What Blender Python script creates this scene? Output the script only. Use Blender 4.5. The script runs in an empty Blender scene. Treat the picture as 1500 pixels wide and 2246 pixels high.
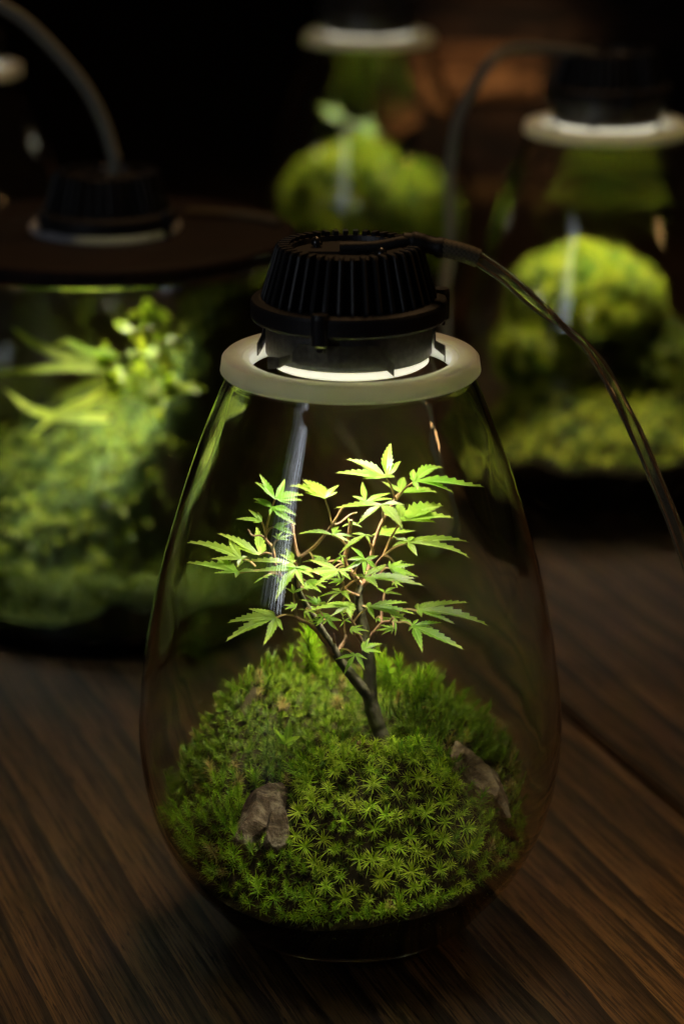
import bpy, bmesh, math, random
import numpy as np
from mathutils import Vector, Matrix, noise

random.seed(7); rng = np.random.default_rng(7)
S = bpy.context.scene
COL = S.collection
R = math.radians

# ------------------------------------------------------------------ camera
FOC = 5336.0                      # focal length in photo pixels (frame 1500 x 2246)
PITCH = R(18.15)
CAM = Vector((-0.0039, -1.08, 0.567))
cd = bpy.data.cameras.new('camera'); cam = bpy.data.objects.new('camera', cd); COL.objects.link(cam)
cam.location = CAM; cam.rotation_euler = (math.pi/2 - PITCH, 0, 0)
cd.sensor_fit = 'VERTICAL'; cd.sensor_height = 36.0; cd.sensor_width = 24.0
cd.lens = FOC/2246*36.0; cd.clip_start = 0.01; cd.clip_end = 60
cd.dof.use_dof = True; cd.dof.focus_distance = 1.13; cd.dof.aperture_fstop = 4.6; cd.dof.aperture_blades = 0
S.camera = cam

# ------------------------------------------------------------------ world, light, exposure
w = bpy.data.worlds.new('World'); S.world = w; w.use_nodes = True
bgn = w.node_tree.nodes['Background']
bgn.inputs['Color'].default_value = (1.0, 0.72, 0.5, 1); bgn.inputs['Strength'].default_value = 0.0035
S.view_settings.view_transform = 'Standard'; S.view_settings.look = 'None'
S.view_settings.exposure = 0.0; S.view_settings.gamma = 1.0; S.view_settings.use_curve_mapping = False
S.render.engine = 'CYCLES'
cy = S.cycles
cy.max_bounces = 20; cy.transmission_bounces = 18; cy.glossy_bounces = 8; cy.diffuse_bounces = 4
cy.transparent_max_bounces = 16; cy.caustics_reflective = True; cy.caustics_refractive = True
cy.sample_clamp_indirect = 12.0; cy.blur_glossy = 1.0
cy.use_denoising = True
try: cy.denoiser = 'OPENIMAGEDENOISE'
except Exception: pass

def area(name, loc, target, sx, sy, power, color, spread=180, shape='RECTANGLE'):
    l = bpy.data.lights.new(name, 'AREA'); l.shape = shape; l.size = sx; l.size_y = sy
    l.energy = power; l.color = color; l.spread = R(spread)
    o = bpy.data.objects.new(name, l); COL.objects.link(o); o.location = loc
    o.rotation_euler = (Vector(target)-Vector(loc)).to_track_quat('-Z', 'Y').to_euler()
    return o
# the room's narrow window, seen as a banded reflection on the left of every jar: panes between dark bars
WC = Vector((-1.80, -1.75, 1.06)); WD = (Vector((0, 0, 0.2))-WC); WS = Vector((-WD.y, WD.x, 0)).normalized()
for k, (off, wd, e) in enumerate([(-0.24, 0.035, 1.0), (-0.165, 0.06, 1.3), (-0.075, 0.03, 1.0), (0.0, 0.05, .8), (0.075, 0.025, .5), (0.19, 0.09, .16), (0.30, 0.05, .12)]):
    c = WC + WS*off
    area('window_light', c, c+Vector((WD.x, WD.y, 0)), wd, 1.10, 17*e*wd, (0.82, 0.89, 1.0))
# warm ceiling lamp of the room, above and behind to the right
area('ceiling_light', (0.12, 0.85, 1.9), (0.03, 0.05, 0), 0.45, 0.45, 2.7, (1.0, 0.58, 0.25), 110)
area('warm_lamp', (2.0, -0.55, 0.95), (0.05, 0.1, 0.15), 0.09, 0.08, .5, (1.0, 0.55, 0.20))
# warm lamp from the right front, raking over the near corner of the table
sp = bpy.data.lights.new('side_lamp', 'SPOT'); sp.energy = 55; sp.color = (1.0, 0.68, 0.36); sp.spot_size = R(14); sp.spot_blend = 1.0; sp.shadow_soft_size = 0.05
spo = bpy.data.objects.new('side_lamp', sp); COL.objects.link(spo); spo.location = (0.9, -0.55, 0.75)
spo.rotation_euler = (Vector((0.25, -0.09, 0))-spo.location).to_track_quat('-Z', 'Y').to_euler()
# warm spot on the wooden chest at the back
sp = bpy.data.lights.new('chest_lamp', 'SPOT'); sp.energy = 60; sp.color = (1.0, 0.72, 0.42); sp.spot_size = R(13); sp.spot_blend = .8; sp.shadow_soft_size = 0.04
spo = bpy.data.objects.new('chest_lamp', sp); COL.objects.link(spo); spo.location = (0.5, 1.1, 1.15)
spo.rotation_euler = (Vector((0.19, 1.95, 0.14))-spo.location).to_track_quat('-Z', 'Y').to_euler()

# ------------------------------------------------------------------ helpers
FW = Vector((0, math.cos(PITCH), -math.sin(PITCH))); UP = Vector((0, math.sin(PITCH), math.cos(PITCH))); RT = Vector((1, 0, 0))
def ray(px, py): return FW + RT*((px-750)/FOC) + UP*((1123-py)/FOC)
def at(px, py, y):                                   # point of the photo at world depth y
    d = ray(px, py); return CAM + d*((y-CAM.y)/d.y)
def on_plane(px, py, p0, n):
    d = ray(px, py); return CAM + d*((p0-CAM).dot(n)/d.dot(n))
def ss(t): t = min(1, max(0, t)); return t*t*(3-2*t)

def new_mesh(name, V, Fc, mat=None, smooth=False):
    m = bpy.data.meshes.new(name); m.from_pydata([tuple(v) for v in V], [], [tuple(f) for f in Fc]); m.update()
    if smooth:
        m.polygons.foreach_set('use_smooth', [True]*len(m.polygons))
    if smooth and hasattr(m, 'set_sharp_from_angle'): m.set_sharp_from_angle(angle=R(38))
    if mat: m.materials.append(mat)
    return m
def link(name, mesh, parent=None, loc=None):
    o = bpy.data.objects.new(name, mesh); COL.objects.link(o)
    if parent: o.parent = parent
    if loc is not None: o.location = loc
    return o
def obj(name, V, Fc, mat, parent=None, smooth=False, loc=None):
    return link(name, new_mesh(name, V, Fc, mat, smooth), parent, loc)
def tag(o, label, cat, group=None, kind=None):
    o['label'] = label; o['category'] = cat
    if group: o['group'] = group
    if kind: o['kind'] = kind
    return o
def thing(name, label, cat, loc=(0, 0, 0), group=None):
    o = bpy.data.objects.new(name, None); COL.objects.link(o); o.location = loc; o.empty_display_size = 0.02
    return tag(o, label, cat, group)
def lathe(prof, n=64, closed=False):
    V = []; Fc = []; k = len(prof)
    for i in range(n):
        a = 2*math.pi*i/n; c, s = math.cos(a), math.sin(a)
        V += [(r*c, r*s, z) for r, z in prof]
    for i in range(n):
        j = (i+1) % n
        for q in range(k if closed else k-1):
            q2 = (q+1) % k
            Fc.append((i*k+q, j*k+q, j*k+q2, i*k+q2))
    return V, Fc
def spline(pts, n):
    P = [Vector(p) for p in pts]; P = [P[0]*2-P[1]] + P + [P[-1]*2-P[-2]]; out = []
    for i in range(1, len(P)-2):
        for q in range(n):
            t = q/n
            out.append(0.5*((2*P[i]) + (-P[i-1]+P[i+1])*t + (2*P[i-1]-5*P[i]+4*P[i+1]-P[i+2])*t*t + (-P[i-1]+3*P[i]-3*P[i+1]+P[i+2])*t**3))
    out.append(P[-2]); return out
def tube(pts, rad, n=8, cap=True):
    pts = [Vector(p) for p in pts]; V = []; Fc = []; prev = None
    for i, p in enumerate(pts):
        t = (pts[min(i+1, len(pts)-1)]-pts[max(i-1, 0)]).normalized()
        if prev is None: u = t.orthogonal().normalized()
        else: u = (prev - t*prev.dot(t)).normalized()
        prev = u; v = t.cross(u); r = rad[i] if hasattr(rad, '__len__') else rad
        V += [p + (u*math.cos(2*math.pi*k/n) + v*math.sin(2*math.pi*k/n))*r for k in range(n)]
    for i in range(len(pts)-1):
        for k in range(n):
            Fc.append((i*n+k, i*n+(k+1) % n, (i+1)*n+(k+1) % n, (i+1)*n+k))
    if cap:
        Fc.append(tuple(range(n-1, -1, -1))); Fc.append(tuple((len(pts)-1)*n+k for k in range(n)))
    return V, Fc
def box(x0, x1, y0, y1, z0, z1, bev=0.0):
    bm = bmesh.new(); bmesh.ops.create_cube(bm, size=1)
    for v in bm.verts:
        v.co = Vector(((x0+x1)/2 + v.co.x*(x1-x0), (y0+y1)/2 + v.co.y*(y1-y0), (z0+z1)/2 + v.co.z*(z1-z0)))
    if bev: bmesh.ops.bevel(bm, geom=bm.edges[:], offset=bev, segments=2, affect='EDGES')
    V = [v.co.copy() for v in bm.verts]; bm.verts.index_update(); Fc = [[v.index for v in f.verts] for f in bm.faces]; bm.free()
    return V, Fc

# ------------------------------------------------------------------ materials
def mat(name):
    m = bpy.data.materials.new(name); m.use_nodes = True; nt = m.node_tree
    return m, nt, nt.nodes['Principled BSDF'], nt.nodes['Material Output']
def nd(nt, t, **kw):
    n = nt.nodes.new(t)
    for k, v in kw.items(): setattr(n, k, v)
    return n
def ramp(nt, fac, stops):
    r = nd(nt, 'ShaderNodeValToRGB'); e = r.color_ramp.elements
    e[0].position, e[0].color = stops[0][0], (*stops[0][1], 1); e[1].position, e[1].color = stops[-1][0], (*stops[-1][1], 1)
    for p, c in stops[1:-1]:
        q = e.new(p); q.color = (*c, 1)
    nt.links.new(fac, r.inputs[0]); return r
def coords(nt, scale, kind='Object', rot=(0, 0, 0)):
    tc = nd(nt, 'ShaderNodeTexCoord'); mp = nd(nt, 'ShaderNodeMapping'); mp.inputs['Scale'].default_value = scale; mp.inputs['Rotation'].default_value = rot
    nt.links.new(tc.outputs[kind], mp.inputs[0]); return mp.outputs[0]
def tex_noise(nt, vec, scale, detail=4, rough=.5, dist=0.0):
    n = nd(nt, 'ShaderNodeTexNoise'); n.inputs['Scale'].default_value = scale; n.inputs['Detail'].default_value = detail
    n.inputs['Roughness'].default_value = rough; n.inputs['Distortion'].default_value = dist
    nt.links.new(vec, n.inputs['Vector']); return n.outputs['Fac']
def mixc(nt, fac, a, b, mode='MIX'):
    m = nd(nt, 'ShaderNodeMix', data_type='RGBA', blend_type=mode)
    if isinstance(fac, (int, float)): m.inputs[0].default_value = fac
    else: nt.links.new(fac, m.inputs[0])
    for s, v in ((6, a), (7, b)):
        if isinstance(v, tuple): m.inputs[s].default_value = (*v, 1)
        else: nt.links.new(v, m.inputs[s])
    return m.outputs[2]
def bump(nt, h, strength, dist, bsdf):
    b = nd(nt, 'ShaderNodeBump'); b.inputs['Strength'].default_value = strength; b.inputs['Distance'].default_value = dist
    nt.links.new(h, b.inputs['Height']); nt.links.new(b.outputs[0], bsdf.inputs['Normal'])

def wood_mat(name, dark, mid, light, rough=.42, sc=1.0):
    m, nt, b, o = mat(name)
    oi = nd(nt, 'ShaderNodeObjectInfo'); tc = nd(nt, 'ShaderNodeTexCoord')
    ad = nd(nt, 'ShaderNodeVectorMath', operation='MULTIPLY_ADD'); ad.inputs[1].default_value = (1, 1, 1)
    cmb = nd(nt, 'ShaderNodeCombineXYZ'); mu = nd(nt, 'ShaderNodeMath', operation='MULTIPLY'); mu.inputs[1].default_value = 13.0
    nt.links.new(oi.outputs['Random'], mu.inputs[0]); nt.links.new(mu.outputs[0], cmb.inputs[0]); nt.links.new(mu.outputs[0], cmb.inputs[1])
    nt.links.new(tc.outputs['Object'], ad.inputs[0]); nt.links.new(cmb.outputs[0], ad.inputs[2])
    def mp(s):
        q = nd(nt, 'ShaderNodeMapping'); q.inputs['Scale'].default_value = s; nt.links.new(ad.outputs[0], q.inputs[0]); return q.outputs[0]
    wv = nd(nt, 'ShaderNodeTexWave', wave_type='BANDS', bands_direction='Y', wave_profile='SAW')
    wv.inputs['Scale'].default_value = 13.0*sc; wv.inputs['Distortion'].default_value = 5.0; wv.inputs['Detail'].default_value = 3.0
    wv.inputs['Detail Scale'].default_value = 1.3; wv.inputs['Detail Roughness'].default_value = .55
    nt.links.new(mp((0.13, 1, 1)), wv.inputs['Vector'])
    streak = tex_noise(nt, mp((2.6, 120, 30)), 1.0*sc, 6, .65, .3)
    pores = tex_noise(nt, mp((10, 430, 60)), 1.0*sc, 4, .7)
    fibre = tex_noise(nt, mp((22, 950, 60)), 1.0*sc, 2, .6)
    big = tex_noise(nt, mp((1.4, 9, 4)), 1.0*sc, 3, .5, .6)
    c1 = ramp(nt, wv.outputs['Fac'], [(.0, light), (.45, mid), (.72, tuple(.6*a+.4*d_ for a, d_ in zip(mid, dark))), (.90, dark), (1.0, dark)])
    c2 = ramp(nt, streak, [(.40, dark), (.52, mid), (.68, light)])
    c = mixc(nt, .24, c1.outputs[0], c2.outputs[0])
    pr = ramp(nt, pores, [(.445, (.22, .20, .18)), (.475, (1, 1, 1))])
    c = mixc(nt, .85, c, pr.outputs[0], 'MULTIPLY')
    fb = ramp(nt, fibre, [(.42, (.55, .53, .50)), (.56, (1.2, 1.18, 1.15))]); c = mixc(nt, 1.0, c, fb.outputs[0], 'MULTIPLY')
    dash = tex_noise(nt, mp((55, 620, 60)), 1.0*sc, 2, .5); db = ramp(nt, dash, [(.335, (.12, .10, .09)), (.355, (1, 1, 1))]); c = mixc(nt, .9, c, db.outputs[0], 'MULTIPLY')
    br = ramp(nt, big, [(.3, (.55, .5, .48)), (.7, (1.1, 1.05, 1.0))])
    c = mixc(nt, 1.0, c, br.outputs[0], 'MULTIPLY')
    nt.links.new(c, b.inputs['Base Color']); b.inputs['Specular IOR Level'].default_value = .28
    rr = nd(nt, 'ShaderNodeMapRange'); rr.inputs[1].default_value = .3; rr.inputs[2].default_value = .7; rr.inputs[3].default_value = rough+.14; rr.inputs[4].default_value = rough-.06
    nt.links.new(pores, rr.inputs[0]); nt.links.new(rr.outputs[0], b.inputs['Roughness'])
    hh = mixc(nt, .5, pr.outputs[0], c1.outputs[0]); bump(nt, hh, .30, .0007, b)
    return m
M = {}
M['table'] = wood_mat('table_wood', (.010, .0055, .0020), (.105, .061, .019), (.170, .103, .036), .52)
M['lid'] = wood_mat('lid_wood', (.008, .003, .002), (.018, .007, .004), (.028, .012, .006), .55, 2.0)
M['chest'] = wood_mat('chest_wood', (.02, .010, .006), (.05, .026, .014), (.08, .045, .025), .5)
M['drawer'] = wood_mat('drawer_wood', (.18, .085, .035), (.34, .17, .07), (.46, .25, .11), .5)

m, nt, b, o = mat('clear_glass'); M['glass'] = m
b.inputs['Base Color'].default_value = (.985, 1, .985, 1); b.inputs['Transmission Weight'].default_value = 1; b.inputs['Roughness'].default_value = 0.0; b.inputs['IOR'].default_value = 1.46

m, nt, b, o = mat('frosted_silicone'); M['ring'] = m
b.inputs['Base Color'].default_value = (.78, .80, .70, 1); b.inputs['Roughness'].default_value = .55
b.inputs['Subsurface Weight'].default_value = 1; b.inputs['Subsurface Scale'].default_value = .04; b.inputs['Subsurface Radius'].default_value = (1, .95, .7)
bump(nt, tex_noise(nt, coords(nt, (1, 1, 1)), 220, 4), .08, .001, b)
cn = ramp(nt, tex_noise(nt, coords(nt, (1, 1, 1)), 45, 5), [(.3, (.74, .79, .64)), (.65, (.86, .91, .76))]); nt.links.new(cn.outputs[0], b.inputs['Base Color'])

def plain(name, col, rough, metal=0.0, bumpy=0.0, bs=300, spec=.5):
    m, nt, b, o = mat(name)
    n = tex_noise(nt, coords(nt, (1, 1, 1)), bs, 4)
    c = ramp(nt, n, [(.3, tuple(x*.75 for x in col)), (.7, tuple(min(1, x*1.2) for x in col))]); nt.links.new(c.outputs[0], b.inputs['Base Color'])
    b.inputs['Roughness'].default_value = rough; b.inputs['Metallic'].default_value = metal; b.inputs['Specular IOR Level'].default_value = spec
    if bumpy: bump(nt, n, bumpy, .0006, b)
    return m
M['black'] = plain('black_anodised', (.018, .018, .019), .42, 0, .15, 900)
M['steel'] = plain('dull_steel', (.20, .20, .19), .38, .7, .05, 400)
M['clip'] = plain('clip_steel', (.16, .15, .13), .35, .8, .05, 400)
M['screw'] = plain('screw_metal', (.12, .12, .12), .25, .9)
M['rubber'] = plain('black_rubber', (.012, .011, .010), .6, 0, .2, 700)
M['soil'] = plain('dark_soil', (.009, .007, .003), .95, 0, 1.0, 260, .03)
M['wall'] = plain('dark_wall', (.012, .007, .005), .8, 0, .3, 12)
M['copper'] = plain('copper_wire', (.40, .20, .09), .3, 1.0)
m, nt, b, o = mat('woven_sleeve'); M['sleeve'] = m
ck = nd(nt, 'ShaderNodeTexChecker'); ck.inputs['Scale'].default_value = 900; nt.links.new(coords(nt, (1, 1, 1)), ck.inputs['Vector'])
c = mixc(nt, ck.outputs['Fac'], (.10, .085, .05), (.16, .14, .085)); nt.links.new(c, b.inputs['Base Color']); b.inputs['Roughness'].default_value = .7; bump(nt, ck.outputs['Fac'], .6, .0004, b)
m, nt, b, o = mat('clear_cable_jacket'); M['jacket'] = m
b.inputs['Base Color'].default_value = (.80, .80, .66, 1); b.inputs['Transmission Weight'].default_value = .93; b.inputs['Roughness'].default_value = .08; b.inputs['IOR'].default_value = 1.42
m, nt, b, o = mat('cloudy_cable_jacket'); M['jacket_dull'] = m
b.inputs['Base Color'].default_value = (.42, .42, .34, 1); b.inputs['Transmission Weight'].default_value = .35; b.inputs['Roughness'].default_value = .25; b.inputs['IOR'].default_value = 1.4
m, nt, b, o = mat('lit_diffuser'); M['diffuser'] = m
b.inputs['Base Color'].default_value = (.9, .9, .82, 1); b.inputs['Emission Color'].default_value = (1, .93, .74, 1); b.inputs['Emission Strength'].default_value = .75

def leafy(name, col_a, col_b, tip, noise_scale, trans=.4, gloss=.04, rough=.5, uvtip=True, vein=None, lo=.32, hi=.68):
    m, nt, b, o = mat(name)
    n = tex_noise(nt, coords(nt, (1, 1, 1)), noise_scale, 3)
    c = ramp(nt, n, [(lo, col_a), (hi, col_b)]).outputs[0]
    oi = nd(nt, 'ShaderNodeObjectInfo')
    hs = nd(nt, 'ShaderNodeHueSaturation')
    for sock, a, z in (('Hue', .485, .515), ('Value', .85, 1.15)):
        mr = nd(nt, 'ShaderNodeMapRange'); mr.inputs[3].default_value = a; mr.inputs[4].default_value = z
        nt.links.new(oi.outputs['Random'], mr.inputs[0]); nt.links.new(mr.outputs[0], hs.inputs[sock])
    nt.links.new(c, hs.inputs['Color']); c = hs.outputs[0]
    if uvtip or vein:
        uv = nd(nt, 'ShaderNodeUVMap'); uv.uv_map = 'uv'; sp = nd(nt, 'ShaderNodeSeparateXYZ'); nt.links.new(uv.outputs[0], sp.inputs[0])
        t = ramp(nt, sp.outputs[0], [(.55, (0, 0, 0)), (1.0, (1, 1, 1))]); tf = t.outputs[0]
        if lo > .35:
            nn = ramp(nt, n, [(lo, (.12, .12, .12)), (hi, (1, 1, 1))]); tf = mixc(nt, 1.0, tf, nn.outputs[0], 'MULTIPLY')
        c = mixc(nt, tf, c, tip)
        if vein:
            v = ramp(nt, sp.outputs[1], [(.0, (1, 1, 1)), (.13, (0, 0, 0))]); c = mixc(nt, v.outputs[0], c, vein)
    b.inputs['Roughness'].default_value = rough; b.inputs['Specular IOR Level'].default_value = gloss*10
    nt.links.new(c, b.inputs['Base Color'])
    tr = nd(nt, 'ShaderNodeBsdfTranslucent'); tcol = mixc(nt, 1.0, c, (1.0, 1.0, .45), 'MULTIPLY'); nt.links.new(tcol, tr.inputs['Color'])
    mx = nd(nt, 'ShaderNodeMixShader'); mx.inputs[0].default_value = trans
    nt.links.new(b.outputs[0], mx.inputs[1]); nt.links.new(tr.outputs[0], mx.inputs[2]); nt.links.new(mx.outputs[0], o.inputs['Surface'])
    if vein: bump(nt, tex_noise(nt, coords(nt, (1, 1, 1)), 900, 3), .12, .0005, b)
    return m
M['moss'] = leafy('moss_dim_green', (.013, .029, .0005), (.040, .060, .0014), (.095, .112, .006), 110, .35, .006)  # back and undergrowth: weaker light there is put into a darker green
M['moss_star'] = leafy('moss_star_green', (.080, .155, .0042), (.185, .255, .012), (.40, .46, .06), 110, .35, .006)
M['moss_far'] = leafy('moss_yellow_green', (.022, .050, .001), (.22, .26, .014), (.42, .43, .055), 75, .35, .006, lo=.42, hi=.58)  # dark noise blotches paint in the shaded gaps between clumps
M['moss_fluff_lit'] = leafy('moss_fluffy_lit_green', (.034, .080, .0008), (.092, .145, .0022), (.19, .25, .011), 110, .4, .006)  # brighter copy of the moss: stronger light in front put into the colour
M['moss_dry'] = leafy('moss_dry_brown', (.06, .05, .010), (.11, .085, .020), (.22, .17, .06), 110, .3, .006)
M['moss_shaded'] = leafy('moss_shaded_green', (.008, .016, .0006), (.022, .034, .0012), (.045, .060, .004), 130, .3, .004)  # shade at the foot of the tank slope, painted as darker moss
M['moss_tank'] = leafy('moss_leafy_green', (.004, .010, .0004), (.050, .066, .003), (.17, .18, .02), 80, .35, .006, lo=.43, hi=.60)  # near-black low end: gap shade between clumps painted into the green
M['cushion'] = plain('moss_cushion', (.006, .011, .002), .95, 0, .8, 200, .03)
M['leaf'] = leafy('maple_leaf', (.15, .28, .026), (.25, .38, .048), (.34, .40, .07), 90, .42, .05, .38, True, (.36, .50, .14))
M['fern'] = leafy('fern_leaf', (.22, .33, .025), (.40, .48, .06), (.46, .54, .10), 40, .4, .04)
M['stalk'] = plain('leaf_stalk', (.30, .19, .08), .5, 0, 0, 80)
M['bark'] = plain('young_bark', (.034, .030, .011), .65, 0, .9, 420)
M['twig'] = plain('brown_twig', (.17, .095, .045), .6, 0, .8, 400)
def stone_mat(name, a, c_, d):
    m, nt, b, o = mat(name)
    n = tex_noise(nt, coords(nt, (1, 1, 2.2), rot=(.5, .3, 0)), 70, 8, .65, .8); f = tex_noise(nt, coords(nt, (1, 1, 1)), 420, 6, .7)
    c = ramp(nt, n, [(.30, a), (.5, c_), (.66, d)]).outputs[0]; fr = ramp(nt, f, [(.3, (.5, .5, .5)), (.65, (1.1, 1.1, 1.1))])
    nt.links.new(mixc(nt, 1, c, fr.outputs[0], 'MULTIPLY'), b.inputs['Base Color']); b.inputs['Roughness'].default_value = .8; b.inputs['Specular IOR Level'].default_value = .10
    bump(nt, mixc(nt, .5, n, f), .9, .002, b); return m
M['stone'] = stone_mat('grey_stone', (.012, .007, .003), (.034, .022, .010), (.12, .098, .060))
M['stone_b'] = stone_mat('brown_stone', (.034, .023, .010), (.085, .060, .030), (.16, .125, .075))
M['stone_r'] = stone_mat('red_stone', (.03, .012, .006), (.055, .024, .012), (.08, .04, .02))

# ------------------------------------------------------------------ the setting: table and wall
table = bpy.data.objects.new('table_top', None); COL.objects.link(table); table['kind'] = 'structure'; table['label'] = 'dark stained oak table top of wide planks'
GA = R(-69.5); GD = Vector((math.cos(GA), math.sin(GA), 0)); GN = Vector((-GD.y, GD.x, 0))     # grain direction, across
P0 = Vector((0.1556, 0.1938, 0)); PWD = 0.42
for k in range(-4, 5):
    V, Fc = box(-4.6, 1.9, -PWD/2+.0016, PWD/2-.0016, -.03, 0, .0016)
    pl = obj('plank', V, Fc, M['table'], table)
    c = P0 + GN*(PWD*(k+.5)); pl.location = c; pl.rotation_euler = (0, 0, GA)
V, Fc = box(-6, 6, 4.4, 4.6, -1, 3); wl = obj('wall', V, Fc, M['wall']); wl['kind'] = 'structure'
V, Fc = box(-6, 6, -2.0, 4.4, -.9, -.8); fl = obj('floor', V, Fc, M['wall']); fl['kind'] = 'structure'

# ------------------------------------------------------------------ jar
JP = [(.0400, 0), (.0505, .004), (.0625, .012), (.0735, .025), (.0845, .040), (.0940, .060), (.0992, .080), (.1010, .100), (.1005, .120), (.0966, .150), (.0905, .180), (.0822, .210), (.0724, .240), (.0628, .265), (.0560, .2805)]
JS = [(p.x, p.y) for p in spline([(r, z, 0) for r, z in JP], 5)]
def r_out(z):
    for (r0, z0), (r1, z1) in zip(JS, JS[1:]):
        if z0 <= z <= z1: return r0 + (r1-r0)*(z-z0)/max(1e-9, z1-z0)
    return JS[0][0] if z < 0 else JS[-1][0]
def r_in(z): return r_out(z) - .0028
BOT = .009
def make_jar_meshes():
    inner = [(r-.0026, z) for r, z in JS if z > BOT+.003]
    prof = [(0.0005, .0022), (.034, .0022), (.037, .0006)] + JS[0:] + [(JS[-1][0]-.0013, JS[-1][1]+.001)] + inner[::-1] + [(inner[0][0]-.006, BOT+.0008), (0.0005, BOT)]
    V, Fc = lathe(prof, 128); V2 = []; np_ = len(prof)
    for i, v in enumerate(V):
        inn = (i % np_) > 3+len(JS); k = Vector(v); f = .00035*noise.noise(k*26+Vector((0, 0, 30 if inn else 0)))+.00012*noise.noise(k*75+Vector((9 if inn else 0, 0, 0))); rr = math.hypot(v[0], v[1]); k2 = 1+(f/rr if rr > .03 else 0); V2.append((v[0]*k2, v[1]*k2, v[2]))
    V = V2
    g = new_mesh('glass_body', V, Fc, M['glass'], True)
    o_, i_, t, b_ = .0597, .0462, .2890, .2812
    pr = [(i_, b_), (o_-.0012, b_), (o_, b_+.0012), (o_-.0008, t-.0011), (o_-.0019, t), (i_+.0036, t), (i_+.0030, t-.0009), (i_+.0006, t-.0010), (i_, t-.0016)]
    V, Fc = lathe(pr, 96, True); r = new_mesh('rim_ring', V, Fc, M['ring'], True)
    return g, r
GJ, GR = make_jar_meshes()
def jar(label, loc):
    t = thing('glass_jar', label, 'jar', loc, 'egg-shaped glass terrarium jars')
    link('glass_body', GJ, t); link('rim_ring', GR, t); return t
JMAIN = jar('sharp egg-shaped clear glass jar with white rim holding the maple', (0, 0, 0))
YR, XR = .667, .186
jar('blurred glass jar at right behind the curving clear cable', (XR, YR, 0))
YB, XB = 1.18, .021
jar('farthest blurred glass jar behind the black lamp, top centre', (XB, YB, 0))
YL, XL = .965, -.331
jar('blurred glass jar cut off by the left edge of the picture', (XL, YL, 0))

# ------------------------------------------------------------------ lamps
NF = 40
def build_lamp_meshes():
    D = {}
    V, Fc = lathe([(.0005, .0175), (.0375, .0175), (.0380, .017), (.0380, .0022), (.0374, .0012), (.0365, .0012), (.0360, .003), (.0360, .013), (.0005, .013)], 80); D['housing'] = new_mesh('housing', V, Fc, M['steel'], False)
    V, Fc = lathe([(.0359, .0035), (.0362, -.0008), (.0366, -.0020), (.0350, -.0030), (.0335, -.0030), (.0335, .0035)], 80, True); D['diffuser'] = new_mesh('diffuser', V, Fc, M['diffuser'], True)
    V, Fc = lathe([(.0005, .0176), (.0430, .0176), (.0442, .0182), (.0447, .0192), (.0447, .0255), (.0440, .0268), (.041, .0276), (.0005, .0276)], 96); D['flange'] = new_mesh('flange', V, Fc, M['black'], False)
    V, Fc = lathe([(.0345, .0277), (.0285, .0500), (.0265, .0500), (.0260, .0478), (.0005, .0476)], 80); D['core'] = new_mesh('heat_sink_core', V, Fc, M['black'], False)
    # one fin: a radial blade with a rounded outer edge
    hw = .00105; V = []; Fc = []
    for (ri, ro, z) in ((.0335, .0400, .0277), (.0330, .0399, .029), (.0277, .0334, .0508), (.0272, .0322, .0519), (.0268, .0310, .0520)):
        V += [(ri, -hw, z), (ro-hw*.8, -hw, z), (ro-hw*.25, -hw*.7, z), (ro, 0, z), (ro-hw*.25, hw*.7, z), (ro-hw*.8, hw, z), (ri, hw, z)]
    for i in range(4):
        for k in range(7): Fc.append((i*7+k, i*7+(k+1) % 7, (i+1)*7+(k+1) % 7, (i+1)*7+k))
    Fc.append(tuple(range(28, 35))); Fc.append(tuple(range(6, -1, -1)))
    D['fin'] = new_mesh('cooling_fin', V, Fc, M['black'])
    # boss under the flange, screw, spring clip
    V, Fc = lathe([(.0003, .0140), (.0030, .0142), (.0040, .0150), (.0042, .0270), (.0036, .0290), (.0003, .0290)], 20); D['boss'] = new_mesh('screw_boss', V, Fc, M['black'], False)
    V, Fc = lathe([(.0003, .0116), (.0020, .0118), (.0022, .0126), (.0022, .0146), (.0003, .0146)], 16); D['bscrew'] = new_mesh('screw', V, Fc, M['screw'], True)
    V, Fc = lathe([(.0003, .0042), (.0008, .0044), (.0016, .0040), (.0024, .0030), (.0026, .0020), (.0026, .0010), (.0016, .0008), (.0016, -.002), (.0003, -.002)], 20); D['screw'] = new_mesh('screw', V, Fc, M['screw'], True)
    V = []; Fc = []; a0 = .47                                          # clip: curved strip with feet at both ends
    sec = [(-a0-.30, .0010, .0068, .0076), (-a0-.17, .0022, .0070, .0060), (-a0-.10, .0050, .0085, .0010), (-a0, .0040, .0135, .0006)] + [(-a0+2*a0*q/8, .0040, .0140, .0006) for q in range(1, 8)] + [(a0, .0040, .0135, .0006), (a0+.08, .0022, .0085, .0012), (a0+.15, -.0006, .0050, .0030)]
    for a, z0, z1, dr in sec:
        for rr in (.0384+dr, .0390+dr):
            for z in (z0, z1): V.append((rr*math.cos(a), rr*math.sin(a), z))
    for i in range(len(sec)-1):
        q = i*4
        for (a, b_) in ((0, 1), (1, 3), (3, 2), (2, 0)): Fc.append((q+a, q+b_, q+4+b_, q+4+a))
    Fc.append((0, 2, 3, 1)); q = (len(sec)-1)*4; Fc.append((q, q+1, q+3, q+2)); D['clip'] = new_mesh('spring_clip', V, Fc, M['clip'])
    V, Fc = box(-.019, .004, -.0042, .0042, .0472, .0488, .0007); D['pocket'] = new_mesh('cover_plate', V, Fc, M['black'])
    return D
LM = build_lamp_meshes()
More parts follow.
